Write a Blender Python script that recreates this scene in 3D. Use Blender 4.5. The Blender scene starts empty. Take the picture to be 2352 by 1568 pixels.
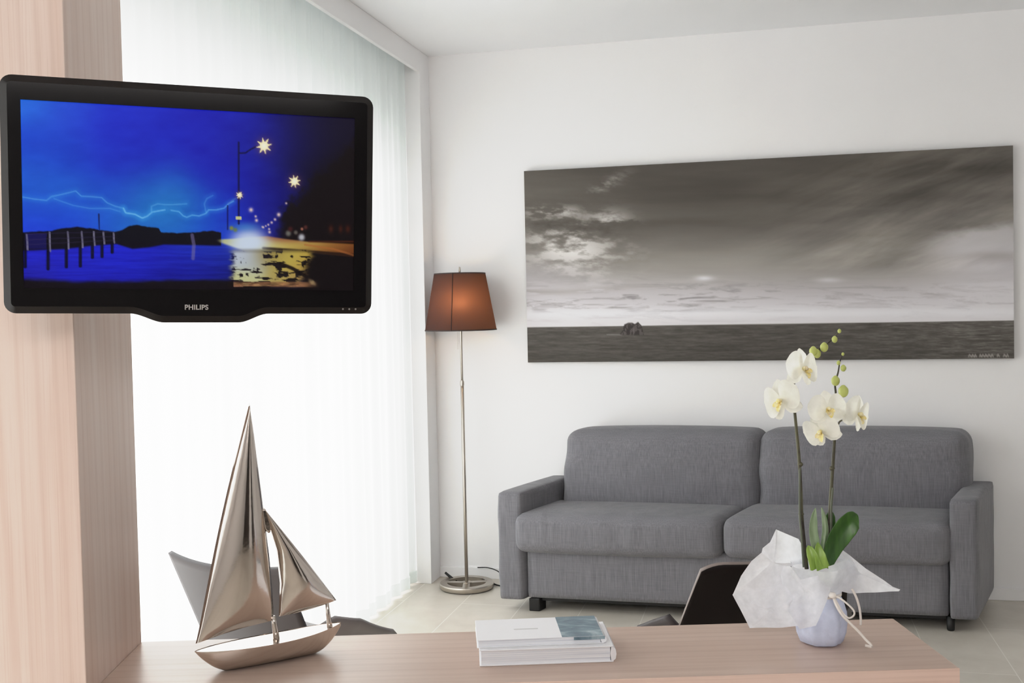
import bpy, bmesh, math, random
import numpy as np
from mathutils import Vector
random.seed(4); RNG = np.random.default_rng(7)
S = bpy.context.scene; C = S.collection
W, H, F = 2352, 1568, 2432.1
PI = math.pi

# ---------------------------------------------------------------- camera
PITCH, ROLL, YAW, EYE = -.0329, -.0212, .2405, 1.40
_cy, _sy, _cp, _sp = math.cos(YAW), math.sin(YAW), math.cos(PITCH), math.sin(PITCH)
FW = np.array([-_sy*_cp, _cy*_cp, _sp]); _r = np.array([_cy, _sy, 0.]); _u = np.cross(_r, FW)
RT = _r*math.cos(ROLL) + _u*math.sin(ROLL); UP = -_r*math.sin(ROLL) + _u*math.cos(ROLL)
CP = np.array([0., 0., EYE])
def ray(x, y): return FW + RT*(x-W/2)/F - UP*(y-H/2)/F
def at_z(x, y, z): d = ray(x, y); return CP + d*(z-EYE)/d[2]
def at_y(x, y, Y): d = ray(x, y); return CP + d*Y/d[1]
def at_d(x, y, d): return CP + ray(x, y)*d
cd = bpy.data.cameras.new('camera'); cam = bpy.data.objects.new('camera', cd); C.objects.link(cam)
cd.sensor_fit = 'HORIZONTAL'; cd.sensor_width = 36; cd.lens = F*36/W; cd.clip_start = .05; cd.clip_end = 200
from mathutils import Matrix
cam.matrix_world = Matrix(((RT[0], UP[0], -FW[0], CP[0]), (RT[1], UP[1], -FW[1], CP[1]), (RT[2], UP[2], -FW[2], CP[2]), (0, 0, 0, 1)))
S.camera = cam
S.view_settings.view_transform = 'Standard'; S.view_settings.look = 'None'
S.cycles.use_denoising = True
vs_ = S.view_settings; vs_.use_curve_mapping = True; cm = vs_.curve_mapping      # soft shoulder, like the camera's highlights
cm.white_level = (4, 4, 4); cm.use_clip = False; cc_ = cm.curves[3]
cc_.points[0].location = (0, 0); cc_.points[1].location = (1, 1)
for x, y in ((.15, .6), (.2, .765), (.28, .865), (.5, .945)): cc_.points.new(x, y)
for q in cc_.points: q.handle_type = 'VECTOR' if q.location[0] < .16 else 'AUTO_CLAMPED'
cm.update()
S.cycles.max_bounces = 12; S.cycles.diffuse_bounces = 8; S.cycles.transparent_max_bounces = 12; S.cycles.sample_clamp_indirect = 6
S.cycles.caustics_reflective = False; S.cycles.caustics_refractive = False

# ---------------------------------------------------------------- helpers
def lin(c):
    c = np.asarray(c, float)/255.
    return np.where(c <= .04045, c/12.92, ((c+.055)/1.055)**2.4)
def lc(*c): return tuple(float(v) for v in lin(c)) + (1.,)

class MB:
    def __init__(s): s.v = []; s.f = []
    def add(s, vs, fs):
        o = len(s.v); s.v += [tuple(float(a) for a in v) for v in vs]; s.f += [tuple(i+o for i in f) for f in fs]; return s
    def box(s, a, b, ax=None):
        x0, y0, z0 = a; x1, y1, z1 = b
        vs = [(x0,y0,z0),(x1,y0,z0),(x1,y1,z0),(x0,y1,z0),(x0,y0,z1),(x1,y0,z1),(x1,y1,z1),(x0,y1,z1)]
        if ax is not None: vs = [ax(*v) for v in vs]
        return s.add(vs, [(0,3,2,1),(4,5,6,7),(0,1,5,4),(1,2,6,5),(2,3,7,6),(3,0,4,7)])
    def grid(s, fn, nu, nv, closed_u=False):
        vs = [fn(i/(nu if closed_u else nu-1), j/(nv-1)) for j in range(nv) for i in range(nu)]
        fs = []
        for j in range(nv-1):
            for i in range(nu if closed_u else nu-1):
                a = j*nu+i; b = j*nu+(i+1) % nu; fs.append((a, b, b+nu, a+nu))
        return s.add(vs, fs)
    def tube(s, pts, r, n=8, cap=True):
        pts = [Vector(p) for p in pts]; k = len(pts)
        rs = r if isinstance(r, (list, tuple)) else [r]*k
        vs = []; prev = None
        for i in range(k):
            t = (pts[min(i+1, k-1)]-pts[max(i-1, 0)]).normalized()
            if prev is None: a = t.orthogonal().normalized()
            else: a = (prev - t*prev.dot(t)).normalized()
            prev = a; b = t.cross(a)
            for j in range(n):
                q = 2*PI*j/n; vs.append(pts[i]+(a*math.cos(q)+b*math.sin(q))*rs[i])
        fs = [(i*n+j, i*n+(j+1) % n, (i+1)*n+(j+1) % n, (i+1)*n+j) for i in range(k-1) for j in range(n)]
        if cap: fs += [tuple(range(n-1, -1, -1)), tuple(range((k-1)*n, k*n))]
        return s.add(vs, fs)
    def lathe(s, prof, c=(0, 0, 0), n=40, closed=False, fn=None):
        vs = []
        for (r, z) in prof:
            for j in range(n):
                q = 2*PI*j/n; rr = r if fn is None else fn(r, z, q); vs.append((c[0]+rr*math.cos(q), c[1]+rr*math.sin(q), c[2]+z))
        k = len(prof); m = k if closed else k-1
        return s.add(vs, [(i*n+j, i*n+(j+1) % n, ((i+1) % k)*n+(j+1) % n, ((i+1) % k)*n+j) for i in range(m) for j in range(n)])
    def prism(s, loop, off):
        n = len(loop); off = np.array(off); vs = [np.array(p) for p in loop] + [np.array(p)+off for p in loop]
        return s.add(vs, [tuple(range(n-1, -1, -1)), tuple(range(n, 2*n))] + [(i, (i+1) % n, n+(i+1) % n, n+i) for i in range(n)])
    def build(s, name, mat, parent=None, origin=None, smooth=False, bevel=0, seg=2, subd=0, solid=0, angle=None):
        org = Vector((0, 0, 0))
        if parent is not None: org = wpos(parent)
        if origin is not None: org = Vector(origin)
        me = bpy.data.meshes.new(name); me.from_pydata([tuple(Vector(v)-org) for v in s.v], [], s.f)
        bm = bmesh.new(); bm.from_mesh(me); bmesh.ops.remove_doubles(bm, verts=bm.verts, dist=1e-6)
        bmesh.ops.recalc_face_normals(bm, faces=bm.faces); bm.to_mesh(me); bm.free(); me.update()
        if mat is not None: me.materials.append(mat)
        o = bpy.data.objects.new(name, me); C.objects.link(o)
        if parent is not None: o.parent = parent; o.location = org - wpos(parent)
        else: o.location = org
        if smooth:
            for p in me.polygons: p.use_smooth = True
        if solid: m = o.modifiers.new('solid', 'SOLIDIFY'); m.thickness = solid; m.offset = 0
        if bevel: m = o.modifiers.new('bevel', 'BEVEL'); m.width = bevel; m.segments = seg; m.limit_method = 'ANGLE'; m.angle_limit = .6; m.harden_normals = False
        if subd: m = o.modifiers.new('sub', 'SUBSURF'); m.levels = subd; m.render_levels = subd
        if angle is not None:
            for p in me.polygons: p.use_smooth = True
            try: me.set_sharp_from_angle(angle=angle)
            except Exception: pass
        return o
def wpos(o):
    p = Vector(o.location)
    while o.parent is not None: o = o.parent; p = p + Vector(o.location)
    return p
def tag(o, label=None, cat=None, group=None, kind=None):
    for k, v in (('label', label), ('category', cat), ('group', group), ('kind', kind)):
        if v: o[k] = v
    return o
def empty(name, loc, label, cat, group=None):
    o = bpy.data.objects.new(name, None); o.empty_display_size = .05; C.objects.link(o); o.location = tuple(float(v) for v in loc)
    return tag(o, label, cat, group)
def struct(o): o['kind'] = 'structure'; return o
def spline(pts, n=8):
    P = [np.array(p, float) for p in pts]; P = [2*P[0]-P[1]] + P + [2*P[-1]-P[-2]]; out = []
    for i in range(1, len(P)-2):
        for k in range(n):
            t = k/n; a, b, c, d = P[i-1:i+3]
            out.append(.5*(2*b+(c-a)*t+(2*a-5*b+4*c-d)*t*t+(3*b-a-3*c+d)*t**3))
    out.append(P[-2]); return out

# ---------------------------------------------------------------- materials
def mat(name, col=(200, 200, 200), rough=.6, metal=0., spec=.5, **kw):
    m = bpy.data.materials.new(name); m.use_nodes = True; b = m.node_tree.nodes['Principled BSDF']
    b.inputs['Base Color'].default_value = lc(*col); b.inputs['Roughness'].default_value = rough
    b.inputs['Metallic'].default_value = metal; b.inputs['Specular IOR Level'].default_value = spec
    for k, v in kw.items(): b.inputs[k.replace('_', ' ')].default_value = v
    return m
def N(m, typ, **kw):
    n = m.node_tree.nodes.new(typ)
    for k, v in kw.items(): setattr(n, k, v)
    return n
def L(m, a, b): m.node_tree.links.new(a, b)
def coords(m, scale=(1, 1, 1), rot=(0, 0, 0), kind='Object'):
    tc = N(m, 'ShaderNodeTexCoord'); mp = N(m, 'ShaderNodeMapping'); mp.inputs['Scale'].default_value = scale; mp.inputs['Rotation'].default_value = rot
    L(m, tc.outputs[kind], mp.inputs['Vector']); return mp.outputs['Vector']
def noise(m, vec, scale, detail=4, rough=.55, dist=0):
    n = N(m, 'ShaderNodeTexNoise'); n.inputs['Scale'].default_value = scale; n.inputs['Detail'].default_value = detail
    n.inputs['Roughness'].default_value = rough; n.inputs['Distortion'].default_value = dist; L(m, vec, n.inputs['Vector']); return n.outputs['Fac']
def ramp(m, fac, stops):
    r = N(m, 'ShaderNodeValToRGB'); e = r.color_ramp.elements
    while len(e) < len(stops): e.new(.5)
    for x, (p, c) in zip(e, stops): x.position = p; x.color = lc(*c)
    L(m, fac, r.inputs['Fac']); return r.outputs['Color']
def bump(m, fac, strength, dist=.002):
    b = N(m, 'ShaderNodeBump'); b.inputs['Strength'].default_value = strength; b.inputs['Distance'].default_value = dist
    L(m, fac, b.inputs['Height']); L(m, b.outputs['Normal'], m.node_tree.nodes['Principled BSDF'].inputs['Normal'])
def mix(m, a, b, fac, mode='MIX'):
    n = N(m, 'ShaderNodeMix', data_type='RGBA', blend_type=mode)
    for i, v in ((6, a), (7, b), (0, fac)):
        if isinstance(v, (int, float, tuple)): n.inputs[i].default_value = v
        else: L(m, v, n.inputs[i])
    return n.outputs[2]
def base(m): return m.node_tree.nodes['Principled BSDF'].inputs['Base Color']

def wall_mat(name, col):
    m = mat(name, col, .85, spec=.2); v = coords(m)
    L(m, ramp(m, noise(m, v, 1.3, 3), [(.3, tuple(c-3 for c in col)), (.7, col)]), base(m)); bump(m, noise(m, v, 220, 2), .04); return m
M_WALL = wall_mat('plaster_wall', (240, 240, 241)); M_CEIL = wall_mat('plaster_ceiling', (237, 238, 240))
def floor_mat():
    m = mat('stone_tile', (180, 170, 155), .32, spec=.5); tc = N(m, 'ShaderNodeTexCoord'); mp = N(m, 'ShaderNodeMapping')
    mp.inputs['Rotation'].default_value = (0, 0, PI/2); mp.inputs['Location'].default_value = (.17, -.001, 0); L(m, tc.outputs['Object'], mp.inputs['Vector'])
    b = N(m, 'ShaderNodeTexBrick'); b.offset = .5; b.inputs['Scale'].default_value = 1; b.inputs['Mortar Size'].default_value = .0022; b.inputs['Mortar Smooth'].default_value = .2
    b.inputs['Brick Width'].default_value = 1.15; b.inputs['Row Height'].default_value = .2885; b.inputs['Bias'].default_value = 0
    L(m, mp.outputs['Vector'], b.inputs['Vector'])
    v = coords(m, (1, 1, 1)); c = ramp(m, noise(m, v, 5, 6, .6, .4), [(.3, (196, 189, 178)), (.7, (212, 206, 196))])
    L(m, c, b.inputs['Color1']); L(m, mix(m, c, lc(180, 172, 160), .2), b.inputs['Color2']); b.inputs['Mortar'].default_value = lc(226, 222, 214)
    L(m, b.outputs['Color'], base(m)); return m
M_FLOOR = floor_mat()
def wood_mat(name, axis, cols, rough=.3):
    m = mat(name, cols[1], rough, spec=.45)
    sc = [9, 9, 9]; sc[axis] = .55; v = coords(m, tuple(sc)); big = noise(m, v, 1.6, 4, .55, .9)
    sc2 = [26, 26, 26]; sc2[axis] = .5; v2 = coords(m, tuple(sc2)); w = N(m, 'ShaderNodeTexWave', wave_type='BANDS', bands_direction='DIAGONAL'); w.inputs['Scale'].default_value = .8
    w.inputs['Distortion'].default_value = 5; w.inputs['Detail'].default_value = 2; w.inputs['Detail Scale'].default_value = .7; L(m, v2, w.inputs['Vector'])
    sc3 = [330, 330, 330]; sc3[axis] = 3.5; fine = noise(m, coords(m, tuple(sc3)), 1., 3, .6)
    a = ramp(m, big, [(.28, cols[0]), (.5, cols[1]), (.75, cols[2])])
    a = mix(m, a, lc(*cols[3]), mathn(m, ramp_f(m, w.outputs['Fac'], .6, 1.), .16)); a = mix(m, a, lc(*cols[3]), mathn(m, ramp_f(m, fine, .52, .8), .4))
    L(m, a, base(m)); bump(m, fine, .05, .001); return m
def mathn(m, a, k, op='MULTIPLY'):
    n = N(m, 'ShaderNodeMath', operation=op); L(m, a, n.inputs[0]); n.inputs[1].default_value = k; return n.outputs[0]
def ramp_f(m, fac, lo, hi):
    n = N(m, 'ShaderNodeMapRange'); n.inputs['From Min'].default_value = lo; n.inputs['From Max'].default_value = hi; L(m, fac, n.inputs['Value']); return n.outputs['Result']
WC = [(216, 190, 176), (222, 200, 188), (228, 210, 200), (186, 150, 132)]
M_WOODV = wood_mat('pink_maple_upright', 2, WC)
M_WOODH = wood_mat('pink_maple_dimmed_top', 0, [(184, 160, 146), (191, 168, 154), (199, 178, 165), (154, 122, 106)], .3)  # darker copy of the same maple; lighting difference put into the colour
def fabric_mat():
    m = mat('grey_linen', (118, 116, 118), .9, spec=.15, Sheen_Weight=.15)
    warp = noise(m, coords(m, (260, 260, 9)), 1, 3, .6); weft = noise(m, coords(m, (14, 14, 330)), 1, 2, .6); cloud = noise(m, coords(m), 6, 3)
    a = ramp(m, warp, [(.3, (98, 98, 104)), (.7, (140, 139, 145))]); b = ramp(m, weft, [(.3, (108, 108, 113)), (.7, (132, 131, 136))])
    c = mix(m, a, b, .4); c = mix(m, c, lc(110, 110, 115), mathn(m, cloud, .4)); L(m, c, base(m))
    f = N(m, 'ShaderNodeMath', operation='ADD'); L(m, mathn(m, noise(m, coords(m, (1, 1, .7)), 7, 3, .5, .6), 3.), f.inputs[0]); L(m, mathn(m, warp, .12), f.inputs[1])
    bump(m, f.outputs[0], .65, .007); return m
M_FAB = fabric_mat()
M_BLACK = mat('black_plastic', (14, 13, 14), .5)
M_TV = mat('piano_black', (5, 3, 4), .1, spec=.22); M_TVC = mat('dark_chamfer', (24, 19, 18), .4, spec=.2)
M_STEEL = mat('brushed_nickel', (190, 182, 172), .32, 1.)
def polished():
    m = mat('polished_nickel', (208, 198, 190), .12, 1.); bump(m, noise(m, coords(m), 26, 3), .1, .004); return m
M_BOAT = polished()
M_LEATHER = mat('dark_leather', (34, 22, 20), .36, spec=.6)
bump(M_LEATHER, noise(M_LEATHER, coords(M_LEATHER), 160, 3), .05, .001)
M_LEGS = mat('chrome_leg', (150, 150, 150), .2, 1.)
M_PAPER = mat('white_cover', (232, 232, 236), .4, spec=.4)
M_PAGES = mat('page_block', (226, 228, 234), .8)
L(M_PAGES, ramp(M_PAGES, noise(M_PAGES, coords(M_PAGES, (3, 3, 900)), 1, 2), [(.35, (206, 209, 218)), (.65, (236, 237, 240))]), base(M_PAGES))
M_INK = mat('grey_ink', (205, 205, 207), .6)
def photo_mat():
    m = mat('sea_photo', (110, 130, 142), .3); v = coords(m, (14, 30, 14))
    L(m, ramp(m, noise(m, v, 1, 4, .6, 1.2), [(.35, (84, 106, 120)), (.5, (112, 134, 146)), (.62, (150, 168, 176)), (.8, (196, 206, 210))]), base(m)); return m
M_PHOTO = photo_mat()
def translucent_mat(name, col, trans, transp=0., alpha_noise=None, rough=.8):
    m = bpy.data.materials.new(name); m.use_nodes = True; nt = m.node_tree; nt.nodes.clear()
    out = N(m, 'ShaderNodeOutputMaterial'); d = N(m, 'ShaderNodeBsdfDiffuse'); t = N(m, 'ShaderNodeBsdfTranslucent')
    colr = lc(*col)
    d.inputs['Color'].default_value = colr; t.inputs['Color'].default_value = colr
    if alpha_noise:
        c = ramp(m, noise(m, coords(m, (1, 1, 1)), alpha_noise, 3, .6), [(.3, tuple(max(0, k-14) for k in col)), (.7, col)]); L(m, c, d.inputs['Color']); L(m, c, t.inputs['Color'])
    mx = N(m, 'ShaderNodeMixShader'); mx.inputs[0].default_value = trans; L(m, d.outputs[0], mx.inputs[1]); L(m, t.outputs[0], mx.inputs[2]); last = mx
    if transp:
        tr = N(m, 'ShaderNodeBsdfTransparent'); m2 = N(m, 'ShaderNodeMixShader'); m2.inputs[0].default_value = transp
        L(m, mx.outputs[0], m2.inputs[1]); L(m, tr.outputs[0], m2.inputs[2]); last = m2
    L(m, last.outputs[0], out.inputs['Surface']); return m
M_CURTAIN = translucent_mat('sheer_voile', (244, 249, 248), .5, .02)
M_WRAP = translucent_mat('nonwoven_wrap', (250, 251, 255), .6, .04, 60)
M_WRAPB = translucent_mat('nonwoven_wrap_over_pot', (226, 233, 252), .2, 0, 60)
M_PETAL = translucent_mat('orchid_petal', (252, 251, 243), .45, 0, 40)
M_SHADE = translucent_mat('brown_shade_fabric', (44, 43, 47), .2, 0); M_SHADE.node_tree.nodes['Translucent BSDF'].inputs['Color'].default_value = lc(176, 122, 92)
M_RIBBON = mat('white_ribbon', (236, 230, 224), .5)
M_LIP = mat('orchid_lip', (226, 196, 112), .5); L(M_LIP, ramp(M_LIP, noise(M_LIP, coords(M_LIP), 130, 2), [(.35, (236, 218, 130)), (.62, (240, 232, 200)), (.78, (176, 96, 50))]), base(M_LIP))
M_BUD = mat('orchid_bud', (186, 194, 110), .5); M_STEM = mat('orchid_stem', (64, 58, 46), .6); M_STAKE = mat('green_stake', (92, 96, 82), .6)
L(M_STEM, ramp(M_STEM, noise(M_STEM, coords(M_STEM, (1, 1, .4)), 60, 3), [(.35, (48, 40, 36)), (.65, (86, 84, 62))]), base(M_STEM))
def leaf_mat(name, a, b):
    m = mat(name, a, .35, spec=.5); L(m, ramp(m, noise(m, coords(m, (60, 60, 8)), 1, 3), [(.35, a), (.7, b)]), base(m)); return m
M_LEAF = leaf_mat('dark_leaf', (38, 74, 22), (70, 112, 44)); M_LEAFL = leaf_mat('lime_leaf', (108, 140, 52), (152, 182, 84)); M_LEAFG = leaf_mat('grey_green_leaf', (112, 134, 100), (150, 168, 134))
M_FRAME = mat('window_frame', (205, 207, 205), .5)
def glass_mat():
    m = bpy.data.materials.new('window_glass'); m.use_nodes = True; m.node_tree.nodes.clear()
    o = N(m, 'ShaderNodeOutputMaterial'); t = N(m, 'ShaderNodeBsdfTransparent'); g = N(m, 'ShaderNodeBsdfGlossy'); g.inputs['Roughness'].default_value = .02
    t.inputs['Color'].default_value = (.965, .968, .966, 1); x = N(m, 'ShaderNodeMixShader'); x.inputs[0].default_value = .06
    L(m, t.outputs[0], x.inputs[1]); L(m, g.outputs[0], x.inputs[2]); L(m, x.outputs[0], o.inputs['Surface']); return m
M_GLASS = glass_mat()
def vcol_mat(name, emit):
    m = mat(name, (0, 0, 0), .35 if emit else .75, spec=.06 if emit else .2); a = N(m, 'ShaderNodeVertexColor'); a.layer_name = 'paint'
    b = m.node_tree.nodes['Principled BSDF']
    if emit: b.inputs['Base Color'].default_value = (.004, .004, .005, 1); L(m, a.outputs['Color'], b.inputs['Emission Color']); b.inputs['Emission Strength'].default_value = .85
    else: L(m, a.outputs['Color'], b.inputs['Base Color'])
    return m

# ---------------------------------------------------------------- the room
YW, XL, ZC, XR, YR = 5.2385, -1.6947, 2.6922, 3.4, -2.3
XO = XL-.26                                   # plane of the window
def bx(a, b): return MB().box(a, b)
struct(bx((XO-.3, YR-.1, -.12), (XR+.1, YW+.1, 0)).build('floor', M_FLOOR))
struct(bx((XO-.3, YR-.1, ZC), (XR+.1, YW+.1, ZC+.15)).build('ceiling', M_CEIL))
struct(bx((XO-.3, YW, 0), (XR+.1, YW+.12, ZC)).build('wall_back', M_WALL))
struct(bx((XR, YR, 0), (XR+.12, YW, ZC)).build('wall_right', M_WALL))
struct(bx((XO-.3, YR-.12, 0), (XR+.1, YR, ZC)).build('wall_rear', M_WALL))
WY0, WY1, WZ1 = .3, 4.85, 2.12
wl = MB(); wl.box((XO-.2, YR, 0), (XO, WY0, ZC)); wl.box((XO-.2, WY1, 0), (XO, YW, ZC)); wl.box((XO-.2, WY0, WZ1), (XO, WY1, ZC))
struct(wl.build('wall_left', M_WALL))
struct(bx((XO, 5.085, 0), (XL, YW, ZC)).build('trim_1', M_WALL, bevel=.003))         # pier in the corner
struct(bx((XL-.02, YR, ZC-.107), (XL, 5.085, ZC)).build('trim_2', M_WALL, bevel=.002))  # pelmet hiding the curtain rail
struct(bx((XL, YW-.012, 0), (XR, YW, .056)).build('baseboard_back', M_WALL, bevel=.003))
M_PANEL = mat('dark_panel', (44, 36, 33), .5)  # unseen dark panels, added to mirror as dark bands in the sails
dr = struct(bx((XR-.04, -2.0, 0), (XR, .9, 2.2)).build('reflected_panel_1', M_PANEL, bevel=.004)); bx((XR-.07, -.62, 1.0), (XR-.04, -.5, 1.02)).build('panel_handle', M_STEEL, dr)
dr = struct(bx((XR-.04, 1.9, 0), (XR, 2.8, 2.1)).build('reflected_panel_2', M_PANEL, bevel=.004)); bx((XR-.07, 1.95, 1.0), (XR-.04, 2.07, 1.02)).build('panel_handle', M_STEEL, dr)
wn = MB()
for k in range(4):
    y = WY0 + (WY1-WY0)*k/3; a, b = max(WY0, y-.035), min(WY1, y+.035)
    wn.box((XO-.14, a, 0), (XO-.08, b, WZ1))
wn.box((XO-.14, WY0, 0), (XO-.08, WY1, .06)); wn.box((XO-.14, WY0, WZ1-.06), (XO-.08, WY1, WZ1))
win = struct(wn.build('window_1', M_FRAME))
for k in range(3):
    a = WY0+(WY1-WY0)*k/3+.035; b = WY0+(WY1-WY0)*(k+1)/3-.035
    bx((XO-.115, a, .06), (XO-.109, b, WZ1-.06)).build('glass_pane', M_GLASS, win)

# sheer curtain behind the pelmet
def curtain():
    g = MB(); ny, nz = 760, 16; y0, y1 = .1, 5.08
    ph = [(random.uniform(17, 60), random.uniform(0, 6.28), random.uniform(.3, 1)) for _ in range(9)]
    def fn(u, v):
        y = y0+(y1-y0)*u; z = .012+(ZC-.02-.012)*v
        big = sum(a*math.sin(f*y+p+.25*math.sin(2*z+p)) for f, p, a in ph)/4.2
        fine = math.sin(92*y+1.4*math.sin(5*y))
        return (XL-.085+.03*big*(1-.45*v)+.008*fine*(.35+.65*v), y, z)
    g.grid(fn, ny, nz); g.build('curtain_cloth', M_CURTAIN, cur, smooth=True)
    hm = MB(); hm.grid(lambda u, v: (fn(u, 0)[0]+.004, fn(u, 0)[1], .012+.06*v), ny, 2); hm.build('hem', M_CURTAIN, cur, smooth=True)
    bx((XL-.11, .1, ZC-.03), (XL-.06, 5.08, ZC-.002)).build('curtain_rail', M_FRAME, cur)
cur = empty('sheer_curtain', (XL-.085, 2.6, 0), 'white sheer floor-length curtain in soft folds across the window wall', 'curtain')
curtain()

# ---------------------------------------------------------------- wooden column and narrow table
TY = .2721; E1 = np.array([math.cos(TY), math.sin(TY), 0]); E2 = np.array([-math.sin(TY), math.cos(TY), 0]); TZ = .74
BL = np.array([-1.2436, 1.8763, 0]); DEP, LEN = .3006, 1.537
FLc = BL - E2*DEP
def tframe(u, v, z): return tuple(FLc + E1*u + E2*v + np.array([0, 0, z]))    # u along, v depth from the front
def oriented(mb, name, material, parent=None, loc=None, **kw):
    """mesh built in the table's own axes, so its wood grain follows it"""
    o = mb.build(name, material, None, **kw); o.rotation_euler = (0, 0, TY)
    if parent is None: o.location = tuple(FLc)
    else: o.parent = parent
    return o
col = oriented(MB().box((-.42, 0, 0), (0, DEP, ZC-.001)), 'wooden_column', M_WOODV, bevel=.0015)
tag(col, 'pale pink-toned wooden column rising behind the television', 'column')
tab = empty('narrow_table', FLc, 'long narrow pale wooden table top in the foreground beside the column', 'table')
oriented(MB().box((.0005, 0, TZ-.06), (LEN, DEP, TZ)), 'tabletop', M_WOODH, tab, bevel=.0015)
M_WOODLIT = wood_mat('pink_maple_lit_edge', 0, [(220, 190, 175), (226, 198, 184), (232, 208, 196), (190, 154, 138)], .4)  # same maple as the top; the edge's brighter light is in its colour
oriented(MB().box((.0005, -.0015, TZ-.06), (LEN, 0, TZ-.0003)), 'lit_edge_strip', M_WOODLIT, tab)
oriented(MB().box((LEN-.07, .02, .0), (LEN-.02, DEP-.02, TZ-.06)), 'end_panel', M_WOODV, tab, bevel=.002)
oriented(MB().box((.01, .02, .0), (.06, DEP-.02, TZ-.06)), 'end_panel', M_WOODV, tab, bevel=.002)

# ---------------------------------------------------------------- painting helpers (vertex colours)
def smooth_field(X, Y, ctrl, sig):
    ctrl = np.array(ctrl, float); acc = np.zeros(X.shape+(3,)); ws = np.zeros(X.shape)
    for x, y, r, g, b in ctrl:
        w = np.exp(-(((X-x)/sig[0])**2+((Y-y)/sig[1])**2)/2)+1e-9; acc += w[..., None]*np.array([r, g, b]); ws += w
    return acc/ws[..., None]
def vnoise(X, Y, seed):
    r = np.random.default_rng(seed).random((256, 256)); xi = np.floor(X).astype(int); yi = np.floor(Y).astype(int); fx = X-xi; fy = Y-yi
    fx = fx*fx*(3-2*fx); fy = fy*fy*(3-2*fy); g = lambda a, b: r[a % 256, b % 256]
    return (g(xi, yi)*(1-fx)+g(xi+1, yi)*fx)*(1-fy)+(g(xi, yi+1)*(1-fx)+g(xi+1, yi+1)*fx)*fy
def fbm(X, Y, seed, o=5, gain=.5):
    a = 1.; s = 0; t = 0
    for k in range(o): s = s+a*vnoise(X*2**k+k*17.3, Y*2**k+k*9.1, seed+k); t += a; a *= gain
    return s/t
def sst(x, a, b): t = np.clip((x-a)/(b-a), 0, 1); return t*t*(3-2*t)
def segd(X, Y, x0, y0, x1, y1):
    dx, dy = x1-x0, y1-y0; t = np.clip(((X-x0)*dx+(Y-y0)*dy)/(dx*dx+dy*dy+1e-9), 0, 1); return np.hypot(X-x0-t*dx, Y-y0-t*dy)
def over(I, col, a): return I*(1-a[..., None])+np.array(col, float)*a[..., None]
def poly(I, X, Y, pts, col, w, k=1., soft=1.):
    d = np.full(X.shape, 1e9)
    for p, q in zip(pts, pts[1:]): d = np.minimum(d, segd(X, Y, *p, *q))
    return over(I, col, k*np.clip(1-(d-w/2)/soft, 0, 1))
def painted(name, corners, nu, nv, colour, material, parent, off):
    """grid over four world corners (TL, TR, BR, BL), coloured by vertex"""
    tl, tr, br, bl = [np.array(c, float) for c in corners]; u = np.linspace(0, 1, nu)[None, :, None]; v = np.linspace(0, 1, nv)[:, None, None]
    P = (tl*(1-u)+tr*u)*(1-v)+(bl*(1-u)+br*u)*v; org = np.array(wpos(parent)); P = P-org+np.array(off)
    me = bpy.data.meshes.new(name); idx = np.arange(nu*nv).reshape(nv, nu)
    q = np.stack([idx[:-1, :-1], idx[1:, :-1], idx[1:, 1:], idx[:-1, 1:]], -1).reshape(-1, 4)
    me.vertices.add(nu*nv); me.vertices.foreach_set('co', P.reshape(-1).astype(np.float32)); me.loops.add(q.size); me.loops.foreach_set('vertex_index', q.reshape(-1).astype(np.int32))
    me.polygons.add(len(q)); me.polygons.foreach_set('loop_start', np.arange(0, q.size, 4, dtype=np.int32)); me.update(calc_edges=True); me.validate()
    at = me.color_attributes.new('paint', 'FLOAT_COLOR', 'POINT'); c = np.concatenate([colour.reshape(-1, 3), np.ones((nu*nv, 1))], 1)
    at.data.foreach_set('color', c.reshape(-1).astype(np.float32)); me.materials.append(material)
    o = bpy.data.objects.new(name, me); C.objects.link(o); o.parent = parent; return o

# ---------------------------------------------------------------- television
TVP = np.array([-1.0153, 1.7441, 1.6057]); SC = .89; TVP = CP+(TVP-CP)*SC
a_, b_, c_ = .5442, .0658, .0235
ca, sa, cb, sb, cc, sc_ = math.cos(a_), math.sin(a_), math.cos(b_), math.sin(b_), math.cos(c_), math.sin(c_)
TM = np.array([[ca,-sa,0],[sa,ca,0],[0,0,1]])@np.array([[1,0,0],[0,cb,-sb],[0,sb,cb]])@np.array([[cc,0,sc_],[0,1,0],[-sc_,0,cc]])
def tvp(x, z, y=0.): return tuple(TVP + TM@np.array([x*SC, y*SC, z*SC]))
tv = empty('television', tvp(0, 0, .06), 'black flat-screen television showing a lightning storm over a harbour, mounted on the column', 'television')
def tv_outline():
    x0, x1, zt, zb, r = -.3215, .324, .2045, -.2068, .02; p = []
    def arc(cx, cz, a0, a1, n=6):
        for k in range(n+1): a = math.radians(a0+(a1-a0)*k/n); p.append((cx+r*math.cos(a), cz+r*math.sin(a)))
    arc(x1-r, zt-r, 0, 90); arc(x0+r, zt-r, 90, 180); arc(x0+r, zb+r, 180, 270)
    for k in range(13):                                       # dipped chin
        t = k/12; p.append((-.115+.06*t, zb-.0165*(t*t*(3-2*t))))
    for k in range(13):
        t = k/12; p.append((.075+.055*t, zb-.0165*(1-t*t*(3-2*t))))
    arc(x1-r, zb+r, 270, 360); return p
def resample(p, n):
    p = [np.array(q) for q in p]+[np.array(p[0])]; d = np.cumsum([0]+[np.linalg.norm(b-a) for a, b in zip(p, p[1:])]); out = []
    for k in range(n):
        t = d[-1]*k/n; i = min(np.searchsorted(d, t, 'right')-1, len(p)-2); out.append(p[i]+(p[i+1]-p[i])*(t-d[i])/(d[i+1]-d[i]+1e-12))
    return out
OUT = tv_outline()
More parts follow.
